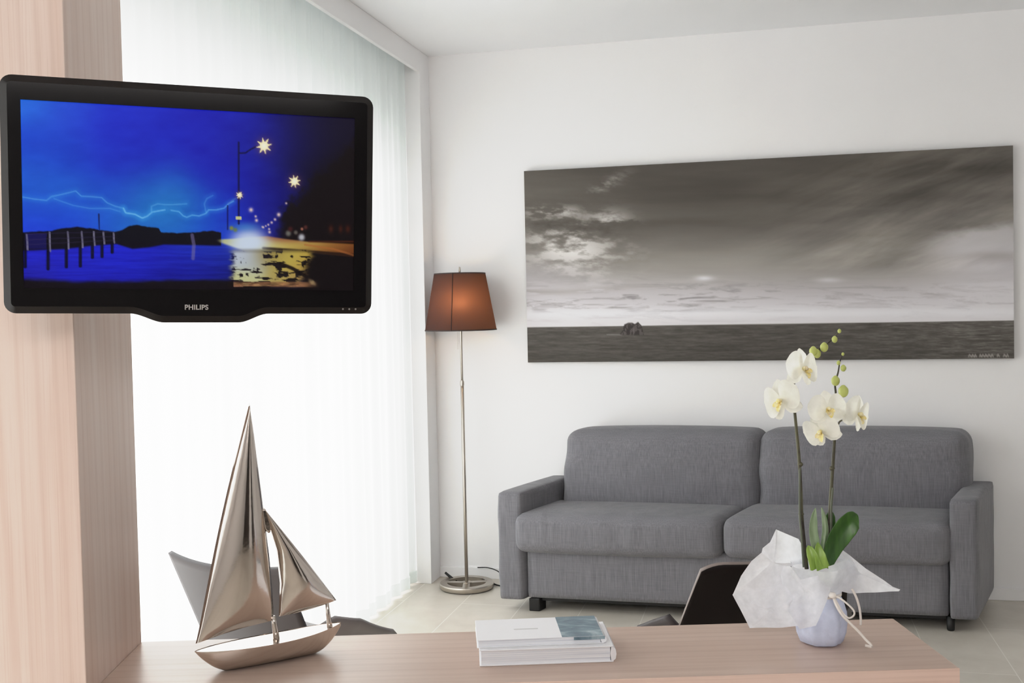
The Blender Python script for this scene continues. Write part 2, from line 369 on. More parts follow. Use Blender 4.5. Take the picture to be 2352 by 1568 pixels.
def inset(pts, d):
    n = len(pts); o = []
    for i in range(n):
        a, b = np.array(pts[i-1]), np.array(pts[(i+1) % n]); t = (b-a)/(np.linalg.norm(b-a)+1e-9); o.append(np.array(pts[i])+np.array([-t[1], t[0]])*d)
    return o
n = len(OUT); IN1 = inset(OUT, .013); SW, SH = .2875, .1617
def onrect(p, cz=0.):
    x, z = p[0], p[1]; k = min(SW/abs(x) if abs(x) > 1e-6 else 9e9, SH/abs(z) if abs(z) > 1e-6 else 9e9); return (x*k, z*k)
ring = [onrect(p) for p in IN1]
for cx, cz in ((SW, SH), (-SW, SH), (-SW, -SH), (SW, -SH)):
    i = min(range(n), key=lambda j: (ring[j][0]-cx)**2+(ring[j][1]-cz)**2); ring[i] = (cx, cz)
fr = MB(); fr.add([tvp(*p, -.012) for p in IN1]+[tvp(*p, -.012) for p in ring]+[tvp(*p, -.006) for p in ring], [(i, (i+1) % n, n+(i+1) % n, n+i) for i in range(n)]+[(n+i, n+(i+1) % n, 2*n+(i+1) % n, 2*n+i) for i in range(n)])
fr.build('bezel', M_TV, tv)
ch = MB(); B1 = inset(OUT, .004); B2 = inset(OUT, .05)
ch.add([tvp(*p, -.012) for p in IN1]+[tvp(*p, .0) for p in OUT]+[tvp(*p, .03) for p in B1]+[tvp(*p, .055) for p in B2], [(k*n+i, k*n+(i+1) % n, (k+1)*n+(i+1) % n, (k+1)*n+i) for k in range(3) for i in range(n)]+[tuple(range(3*n, 4*n))])
ch.build('casing', M_TVC, tv, angle=.5)
def screen_picture(nu, nv):
    u = np.linspace(0, 1, nu)[None, :]; v = np.linspace(0, 1, nv)[:, None]
    c = [(49, 230), (813, 273), (809, 666), (57, 661)]
    X = (c[0][0]*(1-u)+c[1][0]*u)*(1-v)+(c[3][0]*(1-u)+c[2][0]*u)*v; Y = (c[0][1]*(1-u)+c[1][1]*u)*(1-v)+(c[3][1]*(1-u)+c[2][1]*u)*v
    I = smooth_field(X, Y, [(60,240,38,112,232),(60,320,26,72,215),(60,400,30,90,215),(60,460,32,96,218),(60,520,30,62,222),(150,260,34,72,215),(150,360,24,66,205),(150,440,32,98,212),(150,500,28,72,215),
        (250,280,27,46,208),(250,360,24,46,200),(250,430,26,72,205),(250,480,32,96,210),(330,300,24,38,196),(330,380,24,42,190),(330,430,28,88,200),(330,470,38,128,202),(380,440,30,112,200),(390,470,38,138,192),(360,515,30,100,205),
        (450,290,24,32,188),(450,400,24,32,185),(450,460,27,74,198),(450,500,28,84,208),(520,320,23,30,170),(520,420,22,30,176),(520,500,24,44,196),(570,330,22,28,158),(600,420,20,24,150),(600,500,24,26,140),(640,330,18,18,120),(640,440,16,14,112),
        (690,320,17,12,66),(690,380,16,12,50),(740,320,20,14,34),(740,420,18,10,16),(790,400,17,11,14),(790,540,15,8,10),(720,480,16,9,12),(700,540,15,9,12)], (44, 34))
    I += (fbm(X/40, Y/18, 3)-.5)[..., None]*np.array([8, 14, 16])*(X < 640)[..., None]
    # trees on the right and the quay
    tree = sst(X+26*(fbm(X/16, Y/16, 11)-.5), 612, 648)*sst(Y-((690-X)*.9+425)+60*(fbm(X/14, Y/14, 12)-.5), -10, 30); I = over(I, (17, 9, 11), tree*.94)
    # water
    hor = 556-.012*(X-60); w = sst(Y, hor-4, hor+6)
    wat = smooth_field(X, Y, [(60,580,30,34,205),(60,630,28,26,160),(150,600,28,32,195),(250,580,27,34,205),(350,600,25,30,185),(450,570,24,46,185),(450,610,20,28,170),(520,580,26,46,160),(250,640,24,26,180),(400,640,16,20,140),(520,620,18,26,120),(600,640,14,14,60),(700,600,16,10,12),(800,600,14,8,10)], (50, 24))
    wat += (fbm(X/60, Y/3.2, 31)-.5)[..., None]*np.array([14, 26, 60])*.8; I = I*(1-w[..., None])+wat*w[..., None]
    fd = sst(Y+6*(fbm(X/30, Y/8, 41)-.5), 556, 566)*(X < 500)*0
    # headland silhouettes
    def hill(pts, lo, col=(10, 6, 14)):
        nonlocal I
        xs, ys = zip(*pts); top = np.interp(X, xs, ys)+3*(fbm(X/9, Y*0, 51)-.5); m = sst(Y-top, -1.5, 2)*(1-sst(Y-np.interp(X, *zip(*lo)), -3, 3))*((X >= xs[0]) & (X <= xs[-1])); I = over(I, col, m*.96)
    low = [(50, 575), (140, 571), (200, 563), (255, 559), (290, 570), (330, 566), (360, 560), (480, 562)]
    hill([(50, 532), (115, 529), (137, 523), (165, 519), (200, 523), (250, 531), (266, 527), (285, 516), (300, 514), (325, 519), (349, 522), (353, 531), (390, 534), (430, 531), (470, 528), (492, 532)], low)
    I = over(I, (22, 18, 120), (sst(Y, 533, 536)*(1-sst(Y, 568, 574))*(X < 104)*(X > 58))*.6)
    # railings, posts and their reflections
    for x, t, b, rr in ((62,537,572,612),(110,532,576,617),(149,531,570,612),(179,531,567,610),(205,531,562,590),(226,532,558,588),(248,534,556,578)):
        I = poly(I, X, Y, [(x-3, b), (x-3, rr)], (6, 4, 30), 5, .9, 2); I = poly(I, X, Y, [(x, t), (x+2, b)], (128, 124, 150), 2.4, .85, 1.2); I = poly(I, X, Y, [(x-4, t), (x-3, b)], (8, 5, 16), 3, .8)
    for yy in (534, 547, 558): I = poly(I, X, Y, [(60, yy+3), (110, yy), (250, yy-3+ (yy-534)*-.2)], (60, 50, 90), 1.2, .4)
    I = poly(I, X, Y, [(424, 538), (428, 560), (426, 592)], (120, 110, 160), 6, .6, 2)
    I = poly(I, X, Y, [(216, 490), (217, 524)], (12, 14, 60), 1.6, .9)
    # lightning
    for pts, wd, k in (([(52,451),(78,456),(104,459),(114,450),(140,444),(166,437),(178,449),(200,450),(222,452),(234,464),(252,472),(268,476),(274,487),(296,491),(310,499),(316,497)],2.2,.55),
        ([(270,476),(275,487),(295,490),(312,499),(322,495),(334,485),(345,483),(362,480)],3.2,.95),([(332,484),(332,472),(346,466),(362,468),(380,468),(412,466)],2.4,.5),([(120,455),(160,470),(196,477),(240,477),(262,484)],2,.4),
        ([(376,481),(394,484),(404,494),(412,497),(424,492),(440,494),(456,488),(462,480),(480,480),(498,476),(508,466),(520,460)],2.4,.75),([(456,486),(452,466),(458,454),(472,447)],2,.4)):
        I = poly(I, X, Y, pts, (60, 160, 232), wd+4, k*.35, 8); I = poly(I, X, Y, pts, (112, 190, 244), wd*.45, k*.85, 1.5)
    # promenade: sheets of light
    road = smooth_field(X, Y, [(500,552,190,190,120),(560,560,214,224,236),(620,562,206,190,96),(680,566,190,160,80),(740,572,150,96,44),(800,580,110,58,26),(640,546,150,90,60),(600,580,200,190,120)], (34, 8))
    up = np.interp(X, [478, 520, 560, 600, 640, 700, 812], [548, 546, 542, 540, 546, 553, 558]); lo = np.interp(X, [478, 520, 560, 620, 700, 812], [552, 566, 580, 576, 578, 588])
    m = sst(Y-up, -2, 3)*(1-sst(Y-lo, -4, 3))*sst(X, 476, 500); I = I*(1-m[..., None]*.95)+road*m[..., None]*.95
    I = poly(I, X, Y, [(590, 568), (680, 574), (812, 584)], (26, 14, 10), 3, .8, 3); I = over(I, (16, 9, 10), sst(Y-lo, -1, 6)*sst(X, 670, 700)*.95)
    I = poly(I, X, Y, [(700, 553), (812, 553)], (96, 44, 20), 2, .6, 2); I = poly(I, X, Y, [(690, 560), (760, 570), (812, 585)], (170, 100, 50), 2.4, .6, 2)
    glow = np.exp(-(((X-556)/44)**2+((Y-552)/31)**2)**1.6); I = over(I, (206, 220, 240), glow*.95); I = over(I, (60, 140, 200), np.exp(-(((X-546)/34)**2+((Y-519)/11)**2))*.5)
    # wet reflections
    refl = sst(fbm(X/30, Y/6., 71, 4)+.10*np.exp(-((X-556)/30)**2)+.08*(Y < 585), .40, .47)*sst(fbm(X/14, Y/14., 73, 3), .28, .36); env = sst(X+16*(fbm(X/30, Y/5, 75)-.5), 506, 528)*(1-sst(X+.35*(Y-600)+20*(fbm(X/30, Y/5, 76)-.5), 680, 712))*sst(Y, 566, 582)*(1-sst(Y, 652, 662))
    rc = smooth_field(X, Y, [(535,585,196,206,226),(560,600,190,200,206),(545,640,206,206,150),(600,590,150,130,70),(640,600,200,180,84),(690,610,190,160,70),(640,640,180,160,90),(690,640,170,130,80)], (26, 16))
    I = I*(1-(env*.88)[..., None])+np.array((30, 22, 16))*(env*.88)[..., None]; a = env*refl*.95; I = I*(1-a[..., None])+rc*a[..., None]
    st = sst(X, 500, 515)*(1-sst(X, 690, 730))*sst(Y, 644, 648)*(1-sst(Y, 656, 662)); I = I*(1-st[..., None]*.8)+(np.array((160, 110, 74))*(0.4+.9*fbm(X/22, Y/4, 81))[..., None])*st[..., None]*.8
    I = poly(I, X, Y, [(632, 604), (660, 615), (698, 636)], (20, 12, 10), 5, .9, 3); I = over(I, (196, 166, 116), np.exp(-(((X-708)/9)**2+((Y-647-.5*(X-708))/6)**2)**1.5)*.8*(.5+.7*fbm(X/5, Y/4, 99)))
    # dark foreground
    fg = sst(Y+6*(fbm(X/34, Y/9, 91)-.5), np.interp(X, [50, 160, 420, 520, 620, 812], [641, 646, 642, 640, 659, 660])-6, np.interp(X, [50, 160, 420, 520, 620, 812], [641, 646, 642, 640, 659, 660])+7)*((X < 520) | (Y > 657)); I = over(I, (16, 9, 10), fg*.95)
    # street lamps
    I = poly(I, X, Y, [(532, 326), (532, 512)], (12, 10, 60), 2.6, .9, 1.5); I = poly(I, X, Y, [(532, 350), (548, 350), (560, 342), (572, 336)], (12, 10, 60), 2.6, .9); I = poly(I, X, Y, [(506, 470), (506, 525)], (14, 14, 80), 1.6, .8)
    I = poly(I, X, Y, [(507, 466), (520, 456), (530, 452)], (90, 130, 200), 1.4, .5)
    def star(x, y, r, k=8, rot=.2):
        nonlocal I
        d = np.hypot(X-x, Y-y); t = np.arctan2(Y-y, X-x)+rot; rad = r*(.52+.48*np.abs(np.cos(t*k/2))**7); I = over(I, (150, 90, 60), np.exp(-(d/(r*.9))**2)*.55); I = over(I, (250, 232, 176), 1-sst(d, rad*.78, rad*1.02)); I = over(I, (255, 250, 225), np.exp(-(d/(r*.42))**2))
    for x, y, r in ((592,334,21),(665,415,17),(534,446,10)): star(x, y, r)
    for x, y, r in ((561,480,5.5),(572,495,3),(574,504,4),(645,465,2.6),(627,491,5),(618,502,3.2),(610,509,3),(602,514,2.6),(590,520,2.6),(596,517,2),(604,524,2.6),(605,531,3.4),(588,519,2)): I = over(I, (236, 208, 196), np.exp(-((X-x)**2+(Y-y)**2)/(r*r*.8)))
    I = over(I, (216, 216, 140), ((abs(X-532) < 7) & (abs(Y-499) < 3.5)).astype(float)*.9)
    for x, y, r, cl in ((682,543,8,(214,216,224)),(650,534,7,(120,120,112)),(668,532,5,(110,104,96)),(683,524,3.5,(190,120,96)),(692,520,5,(90,46,40)),(655,524,6,(70,26,26)),(515,522,5,(150,150,40)),(524,526,5,(110,130,60))): I = over(I, cl, np.exp(-(((X-x)/r)**2+((Y-y)/r)**2)**1.5)*.85)
    for x, wd in ((754,6),(778,5),(796,6)): I = over(I, (74, 30, 16), np.exp(-((X-x)/wd)**2-((Y-524)/9)**2)*.8)
    return lin(np.clip(I, 0, 255))
nu, nv = 400, 226
painted('screen', [tvp(-SW, SH, -.0072), tvp(SW, SH, -.0072), tvp(SW, -SH, -.0072), tvp(-SW, -SH, -.0072)], nu, nv, screen_picture(nu, nv), vcol_mat('lit_screen', True), tv, (0, 0, 0))
fc = bpy.data.curves.new('logo', 'FONT'); fc.body = 'PHILIPS'; fc.size = .0125*SC; fc.align_x = 'CENTER'; fc.extrude = .0003; fc.offset = .0003; fc.space_character = 1.05
fc.materials.append(mat('logo_silver', (170, 165, 162), .4))
tmp = bpy.data.objects.new('tmp', fc); C.objects.link(tmp); bpy.context.view_layer.update(); lme = bpy.data.meshes.new_from_object(tmp.evaluated_get(bpy.context.evaluated_depsgraph_get())); lme.name = 'logo'; bpy.data.objects.remove(tmp)
lg = bpy.data.objects.new('logo', lme); C.objects.link(lg); lg.parent = tv; RX = Matrix(TM.tolist()).to_4x4()@Matrix.Rotation(PI/2, 4, 'X')
lg.matrix_local = Matrix.Translation(Vector(tvp(.0005, -.1985, -.0126))-Vector(tv.location))@RX
for x in (.2675, .2795, .2915):
    MB().lathe([(0, 0), (.0016, 0)], n=12).build('x', None) if False else None
    q = MB(); c0 = np.array(tvp(x, -.197, -.0122)); e = TM[:, 0]*.0016; g = TM[:, 2]*.0016
    q.add([c0+e*math.cos(k*PI/5)+g*math.sin(k*PI/5) for k in range(10)], [tuple(range(10))]); q.build('indicator_light', mat('indicator', (120, 116, 112), .5), tv)
arm = MB(); p0 = np.array(tvp(-.16, 0, .054)); nrm = E2; dist = np.dot(FLc-p0, nrm); p1 = p0+nrm*(dist-.004)
arm.tube([p0, p0*.5+p1*.5, p1], .022, 12); arm.build('wall_bracket', M_BLACK, tv, smooth=True)

# ---------------------------------------------------------------- panoramic canvas on the wall
PX0, PX1, PZ0, PZ1 = -1.1968, 1.0694, 1.1166, 2.0784; YP = YW-.03
pic = empty('wall_picture', (PX0+(PX1-PX0)/2, YW, PZ0), 'wide black and white seascape canvas hanging above the sofa', 'picture')
bx((PX0, YP, PZ0), (PX1, YW-.0005, PZ1)).build('canvas_block', mat('canvas_edge', (78, 72, 70), .8), pic)
def sea_picture(nu, nv):
    u = np.linspace(0, 1, nu)[None, :]; v = np.linspace(0, 1, nv)[:, None]
    X = (1205*(1-u)+2329*u)*(1-v)+(1211*(1-u)+2327*u)*v; Y = (392*(1-u)+335*u)*(1-v)+(830*(1-u)+825*u)*v
    rows = {380: (92,84,78,80,84,100), 440: (92,86,80,86,96,112), 500: (98,92,88,94,112,124), 550: (118,106,104,114,120,140), 590: (150,130,132,140,138,172), 625: (170,156,156,150,152,190), 660: (190,178,180,176,184,200), 700: (200,196,198,198,200,206), 740: (206,206,206,208,208,210)}
    ctrl = [(x, y, g+1, g-2, g-6 if g < 170 else g+1) for y, r in rows.items() for x, g in zip((1230, 1400, 1600, 1850, 2050, 2300), r)]
    I = smooth_field(X, Y, ctrl, (95, 24))
    wx = 14*(fbm(X/60, Y/40, 7)-.5); U, V = (X+wx)/58, (Y+wx*.6)/19
    n1 = fbm(U, V, 21, 6, .62)
    zone = np.exp(-(((X-1320)/120)**2+((Y-555-.10*(X-1320))/62)**2)); zone2 = np.exp(-(((X-1275)/62)**2+((Y-484)/12)**2))+np.exp(-(((X-1418)/44)**2+((Y-418+.42*(X-1418))/15)**2))*.8+np.exp(-(((X-1420)/50)**2+((Y-505)/22)**2))
    zz = np.clip(zone*1.15+zone2, 0, 1.2); I += (np.clip(n1-.47, 0, .2)*360*zz)[..., None]*np.array([1, 1, 1.02]); I -= (np.clip(.47-n1, 0, 1)*110*zone)[..., None]
    D1, D2 = (X+.35*Y)/330, (Y+.34*(X-1800))/46; n2 = fbm(D1*1.6+.7*fbm(D1*2, D2, 5), D2, 33, 6, .6); zr = sst(X, 1620, 2080)*(1-sst(Y, 600, 640))*sst(Y+.34*(X-1800), 360, 470); I += ((n2-.46)*74*zr)[..., None]*np.array([1.04, 1, .95])
    n2b = fbm(X/330, Y/30, 35, 4, .5); I += ((n2b-.5)*22*(1-sst(Y, 640, 700)))[..., None]
    edge = 545-.16*(X-2150)+26*(fbm(X/50, Y/24, 91, 5, .6)-.5); br_ = sst(Y, edge-14, edge+16)*(1-sst(Y, 575, 605))*sst(X, 2110, 2230); I = over(I, (196, 194, 197), br_*.75)
    dk_ = np.exp(-(((X-2290)/70)**2+((Y-588)/11)**2)); I = over(I, (160, 156, 156), dk_*.7)
    band = np.exp(-((Y-690)/36)**2); n3 = fbm(X/70+8*fbm(X/300, Y/60, 3), Y/7.5, 45, 5, .58); I -= (np.clip(n3-.5, 0, .3)*190*band*(1-.45*sst(X, 1500, 1900)))[..., None]
    I = over(I, (168, 164, 164), (np.exp(-((Y-(660+8*np.sin(X/90)))/7)**2)*(X < 1560)*sst(fbm(X/80, Y/8, 97), .42, .6))*.8)
    I = over(I, (226, 226, 230), np.exp(-((Y-718)/12)**2)*.5)
    I = over(I, (224, 224, 228), np.exp(-(((X-1645)/22)**2+((Y-637)/6)**2))*.7); I = over(I, (218, 218, 222), np.exp(-(((X-1930)/30)**2+((Y-642)/6)**2))*.5)
    hor = 749-.0107*(X-1211); s = sst(Y-hor, -1, 1.5)
    n4 = fbm(X/26, Y/2.6, 61, 4, .6); n5 = fbm(X/120, Y/5, 63, 3)
    g = 84-.10*(Y-hor)+(n4-.5)*34+(n5-.5)*20+sst(X, 1800, 2330)*(10+26*np.clip(n4-.45, 0, 1)*2); sea = np.stack([g+1, g-1, g-4], -1)
    I = I*(1-s[..., None])+sea*s[..., None]
    # sea stack with two humps
    top = np.interp(X, [1440, 1448, 1452, 1462, 1472, 1478, 1486, 1494, 1500], [767, 757, 743, 739, 739, 742, 737, 745, 766]); m = sst(Y-top, -1, 1.5)*(1-sst(Y, 766, 769))*((X > 1441) & (X < 1499))
    I = over(I, (58, 54, 54), m*.95); I = over(I, (104, 100, 100), m*(fbm(X/4, Y/9, 81, 3) > .56)*.6); I = poly(I, X, Y, [(1476, 748), (1474, 767)], (110, 106, 106), 1.6, .6)
    I = poly(I, X, Y, [(1410, 766), (1445, 767)], (130, 128, 128), 1.6, .6)
    rg = np.random.default_rng(5); x = 2232                      # tiny illegible white signature
    while x < 2318:
        wd = rg.uniform(3, 6)
        if rg.random() > .14: I = poly(I, X, Y, [(x, 821), (x+wd*.4, 815), (x+wd, 821)], (164, 160, 158), 1.2, .75); I = poly(I, X, Y, [(x, 818), (x+wd, 818)], (150, 146, 144), 1, .6)
        x += wd+1.5
    R_ = lin(np.clip(I, 0, 255)); return R_*(np.array([1.08, 1.03, 1.0])+np.array([.05, .11, .15])*np.clip(R_*1.7, 0, 1))
nu, nv = 640, 276
painted('printed_face', [(PX0, YP, PZ1), (PX1, YP, PZ1), (PX1, YP, PZ0), (PX0, YP, PZ0)], nu, nv, sea_picture(nu, nv), vcol_mat('canvas_print', False), pic, (0, -.0008, 0))

# ---------------------------------------------------------------- floor lamp
LX, LY = -1.497, 5.045
lamp = empty('floor_lamp', (LX, LY, 0), 'slim nickel floor lamp with a lit dark brown shade in the corner', 'lamp')
def lbase():
    m = MB(); m.lathe([(.098, .004), (.132, .004), (.136, .01), (.136, .024), (.132, .029), (.098, .029)], (LX, LY, 0), 56, True)
    for a in (YAW+.12, YAW+PI-.12, YAW-PI/2):
        ca, sa = math.cos(a), math.sin(a); m.box((-.004, -.017, .006), (.104, .017, .0285), lambda x, y, z: (LX+x*ca-y*sa, LY+x*sa+y*ca, z))
    m.lathe([(0, .006), (.026, .006), (.026, .03), (.012, .034), (0, .034)], (LX, LY, 0), 32); return m
lbase().build('base', M_STEEL, lamp, angle=.6)
MB().tube([(LX, LY, .03), (LX, LY, 1.03)], .0085, 14).build('lower_pole', M_STEEL, lamp, smooth=True)
MB().tube([(LX, LY, 1.03), (LX, LY, 1.575)], .0058, 12).build('upper_pole', M_STEEL, lamp, smooth=True)
MB().lathe([(.0085, 0), (.0105, .004), (.0105, .02), (.006, .028)], (LX, LY, 1.012), 16).build('pole_joint', M_STEEL, lamp, smooth=True)
SHX, SHY = LX, LY; ZB, ZT, RB, RT_ = 1.287, 1.571, .178, .127
sh = MB(); sh.lathe([(RB, ZB), (RT_, ZT)], (SHX, SHY, 0), 64); shade = sh.build('lamp_shade', M_SHADE, lamp, smooth=True)
hm = MB(); hm.lathe([(RB+.001, ZB), (RB+.0012, ZB+.006), (RB-.0015, ZB+.006), (RB-.002, ZB)], (SHX, SHY, 0), 64, True); hm2 = MB(); hm2.lathe([(RT_+.001, ZT-.006), (RT_+.001, ZT), (RT_-.002, ZT), (RT_-.002, ZT-.006)], (SHX, SHY, 0), 64, True)
M_BIND = mat('shade_binding', (50, 40, 38), .8); hm.build('rim_binding', M_BIND, shade); hm2.build('rim_binding', M_BIND, shade)
a0 = math.atan2(-.98, -.2)+0.0
cv = np.array([0-SHX, 0-SHY]); cv = cv/np.linalg.norm(cv); tv_ = np.array([cv[1], -cv[0]])
def on_shade(lat, z):                                             # point on the shade, lat = sideways share of the radius
    r = RB+(RT_-RB)*(z-ZB)/(ZT-ZB)+.0012; s = lat; c = math.sqrt(1-s*s); return (SHX+r*(cv[0]*c-tv_[0]*s*-1*-1), SHY+r*(cv[1]*c-tv_[1]*s), z)
sm = MB(); sm.tube([on_shade(-.26, ZB+.002), on_shade(-.26, (ZB+ZT)/2), on_shade(-.26, ZT-.002)], .0022, 6); sm.build('seam', mat('seam_dark', (38, 28, 26), .9), shade)
sp = MB()
for k in range(3):
    a = 2*PI*k/3+.3; sp.tube([(SHX, SHY, ZT-.02), (SHX+(RT_-.002)*math.cos(a), SHY+(RT_-.002)*math.sin(a), ZT-.004)], .0016, 6)
sp.build('shade_spider', M_STEEL, shade)
MB().tube([(LX, LY, 1.57), (LX, LY, 1.582), (LX, LY, 1.602)], [.004, .0055, .0035], 10).build('finial', M_STEEL, lamp, smooth=True)
bc = np.array([SHX, SHY])+cv*.045
bl = MB(); bl.lathe([(0, .0), (.013, .002), (.013, .03), (.02, .045), (.0275, .065), (.024, .085), (.012, .1), (0, .104)], (bc[0], bc[1], 1.36), 20)
bl.tube([(LX, LY, 1.355), (bc[0], bc[1], 1.36)], .006, 8)
mb_ = mat('warm_bulb', (255, 225, 180), .4); mb_.node_tree.nodes['Principled BSDF'].inputs['Emission Color'].default_value = lc(255, 190, 120); mb_.node_tree.nodes['Principled BSDF'].inputs['Emission Strength'].default_value = 6
bl.build('bulb', mb_, lamp, smooth=True)
MB().tube([on_shade(-.1, 1.36)[:2]+(1.285,), on_shade(-.1, 1.36)[:2]+(1.2,)], .0008, 5).build('pull_cord', mat('pull', (190, 186, 180), .6), lamp)
cdp = spline([(LX-.135, LY+.075, .05), (LX-.10, LY+.07, .022), (LX-.05, LY+.06, .006), (LX+.0, LY+.1, .005), (LX+.07, LY+.12, .005), (LX+.15, LY+.05, .005), (LX+.24, LY+.02, .005), (LX+.4, LY+.05, .005)], 8)
cdp2 = spline([(LX+.02, LY+.04, .006), (LX+.08, LY+.06, .03), (LX+.14, LY+.15, .05), (LX+.2, LY+.14, .02), (LX+.28, LY+.1, .005), (LX+.42, LY+.0, .005)], 8)
cdp3 = spline([(LX+.01, LY+.17, .06), (LX+.07, LY+.165, .062), (LX+.13, LY+.15, .045), (LX+.18, LY+.08, .012), (LX+.26, LY-.02, .005), (LX+.4, LY-.0, .005)], 8)
cdm = MB(); cdm.tube(cdp, .0035, 8); cdm.tube(cdp3, .0028, 8)
cdm.tube([(LX-.135, LY+.075, .052), (LX-.1, LY+.07, .026), (LX-.07, LY+.064, .012)], [.006, .008, .004], 8)
cdm.build('power_cord', mat('black_cord', (18, 17, 17), .5), lamp, smooth=True)

# ---------------------------------------------------------------- sofa
SY0, SK = 4.68, .31
def shf(x, y, z): return (x+SK*(y-SY0), y, z)
sofa = empty('sofa', shf(-.21, 4.95, 0), 'grey fabric two-seat sofa with square arms against the back wall', 'sofa')
def cushion(a, b, r=.05, bulge=(.02, .02, .02), n=(28, 14, 12), taper=None, wr=0, seed=0, ex=5.):
    """soft box: superellipsoid with flat faces, bulged and slightly wrinkled"""
    m = MB(); ax, ay, az = [(q-p)/2 for p, q in zip(a, b)]; cx, cy, cz = [(q+p)/2 for p, q in zip(a, b)]; rg = random.Random(seed); ph = [rg.uniform(0, 6.28) for _ in range(8)]
    def face(fix, sgn, i, j, nu, nv):
        def fn(u, v):
            p = [0, 0, 0]; p[fix] = sgn; p[i] = 2*u-1; p[j] = 2*v-1
            # pull the box edges in by the rounding radius
            q = []
            hs = (ax, ay, az); inner = [max(0, h-r) for h in hs]; P = [p[k]*hs[k] for k in range(3)]; c = [max(-inner[k], min(inner[k], P[k])) for k in range(3)]
            d = [P[k]-c[k] for k in range(3)]; ln = math.sqrt(sum(t*t for t in d)) or 1; P = [c[k]+d[k]/ln*r for k in range(3)]
            uu = [P[k]/hs[k] for k in range(3)]
            f = [1-uu[(k+1) % 3]**2 for k in range(3)]; g = [1-uu[(k+2) % 3]**2 for k in range(3)]
            for k in range(3): P[k] += bulge[k]*uu[k]*max(0, f[k])**.6*max(0, g[k])**.6
            if wr:
                e = max(abs(uu[0])**6, .15); w = wr*e*(math.sin(26*P[2]+9*P[0]+ph[0])+.7*math.sin(41*P[2]-15*P[0]+ph[1])+.5*math.sin(17*P[0]+33*P[2]+ph[2])); P[1] += w
            x, y, z = cx+P[0], cy+P[1], cz+P[2]
            if taper: x, y, z = taper(x, y, z, uu)
            return shf(x, y, z)
        m.grid(fn, nu, nv)
    nx, ny, nz = n
    for s in (-1, 1): face(1, s, 0, 2, nx, nz); face(2, s, 0, 1, nx, ny); face(0, s, 1, 2, ny, nz)
    return m
def cos_space(m): return m
arm_kw = dict(r=.016, bulge=(.004, .004, .004), n=(10, 16, 26))
cushion((-1.237, 4.68, .052), (-1.122, 5.21, .55), wr=.0035, seed=3, **arm_kw).build('armrest', M_FAB, sofa, smooth=True)
cushion((.705, 4.68, .055), (.818, 5.21, .558), wr=.0035, seed=5, **arm_kw).build('armrest', M_FAB, sofa, smooth=True)
cushion((-1.112, 4.70, .06), (.70, 5.2, .30), r=.012, bulge=(0, .006, 0), n=(40, 8, 10)).build('base_panel', M_FAB, sofa, smooth=True)
seat_kw = dict(r=.045, bulge=(.004, .014, .012), n=(44, 20, 18))
cushion((-1.150, 4.652, .277), (-.2235, 5.06, .456), wr=.0022, seed=8, **seat_kw).build('seat_cushion', M_FAB, sofa, smooth=True)
cushion((-.2155, 4.652, .282), (.713, 5.06, .462), wr=.0022, seed=9, **seat_kw).build('seat_cushion', M_FAB, sofa, smooth=True)
def tp(x, y, z, uu): return (x-(.05*(.8-z) if x < -.6 else 0), y+.05*(z-.45), z)
back_kw = dict(r=.055, bulge=(.012, .035, .016), n=(44, 14, 26), taper=tp)
cushion((-1.075, 4.985, .40), (-.172, 5.2, .795), wr=.006, seed=12, **back_kw).build('back_cushion', M_FAB, sofa, smooth=True)
cushion((-.165, 4.985, .40), (.728, 5.2, .798), wr=.006, seed=13, **back_kw).build('back_cushion', M_FAB, sofa, smooth=True)
cushion((-1.08, 5.1, .05), (.70, 5.215, .62), r=.012, bulge=(0, 0, 0), n=(12, 6, 10)).build('back_frame', M_FAB, sofa, smooth=True)
MB().box((-1.10, 4.725, .045), (.70, 5.15, .062), shf).build('underframe', M_BLACK, sofa)
MB().box((-1.105, 4.70, 0), (-1.055, 4.76, .06), shf).build('leg', M_BLACK, sofa, bevel=.004)
for x, y in ((.705, 4.72), (.66, 5.1), (-1.06, 5.1)):
    q = shf(x, y, 0); MB().lathe([(0, 0), (.013, 0), (.016, .006), (.018, .06), (0, .06)], q, 16).build('leg', M_BLACK, sofa, smooth=True)

# ---------------------------------------------------------------- shell chairs behind the table
def chair(loc, heading, label, mback, mseat, mrim, hb, ht, ztop, rim, rnd, sag, curve, prof):
    ch_, sh_ = math.cos(heading), math.sin(heading)
    def T(x, y, z): return (loc[0]+x*ch_-y*sh_, loc[1]+x*sh_+y*ch_, z)
    root = empty('shell_chair', (loc[0], loc[1], 0), label, 'chair')
    def backp(u, v):
        s = 2*u-1; hw = hb+(ht-hb)*v; r = max(0., abs(s)-.7)/.3; z = .43+(ztop-.43)*v-(rnd*r*r+sag*(1-s*s))*v*v
        return T(-.17-.14*v+curve*s*s, s*hw, z)
    o = MB().grid(backp, 29, 15).build('backrest', mback, root, smooth=True, solid=.012); o.data.materials.append(mrim); o.modifiers['solid'].material_offset_rim = 1
    def seatp(u, v):
        s = 2*u-1; x = -.17+.45*v; hw = np.interp(v, [0, .25, .6, 1], [hb+.0, hb+.06, hb+.05, hb-.03]); pr = np.interp(v, [0, .12, .3, .6, .85, 1], prof)
        return T(x, s*hw, .43-.03*math.sin(PI*v)-.05*max(0, v-.7)/.3+rim*abs(s)**2.4*pr)
    MB().grid(seatp, 29, 25).build('seat', mseat, root, smooth=True, solid=.012)
    for x, y in ((.17, .17), (.17, -.17), (-.14, .15), (-.14, -.15)):
        MB().tube([T(x*.75, y*.75, .405), T(x*1.25, y*1.2, 0)], [.012, .009], 10).build('leg', M_LEGS, root, smooth=True)
    return root
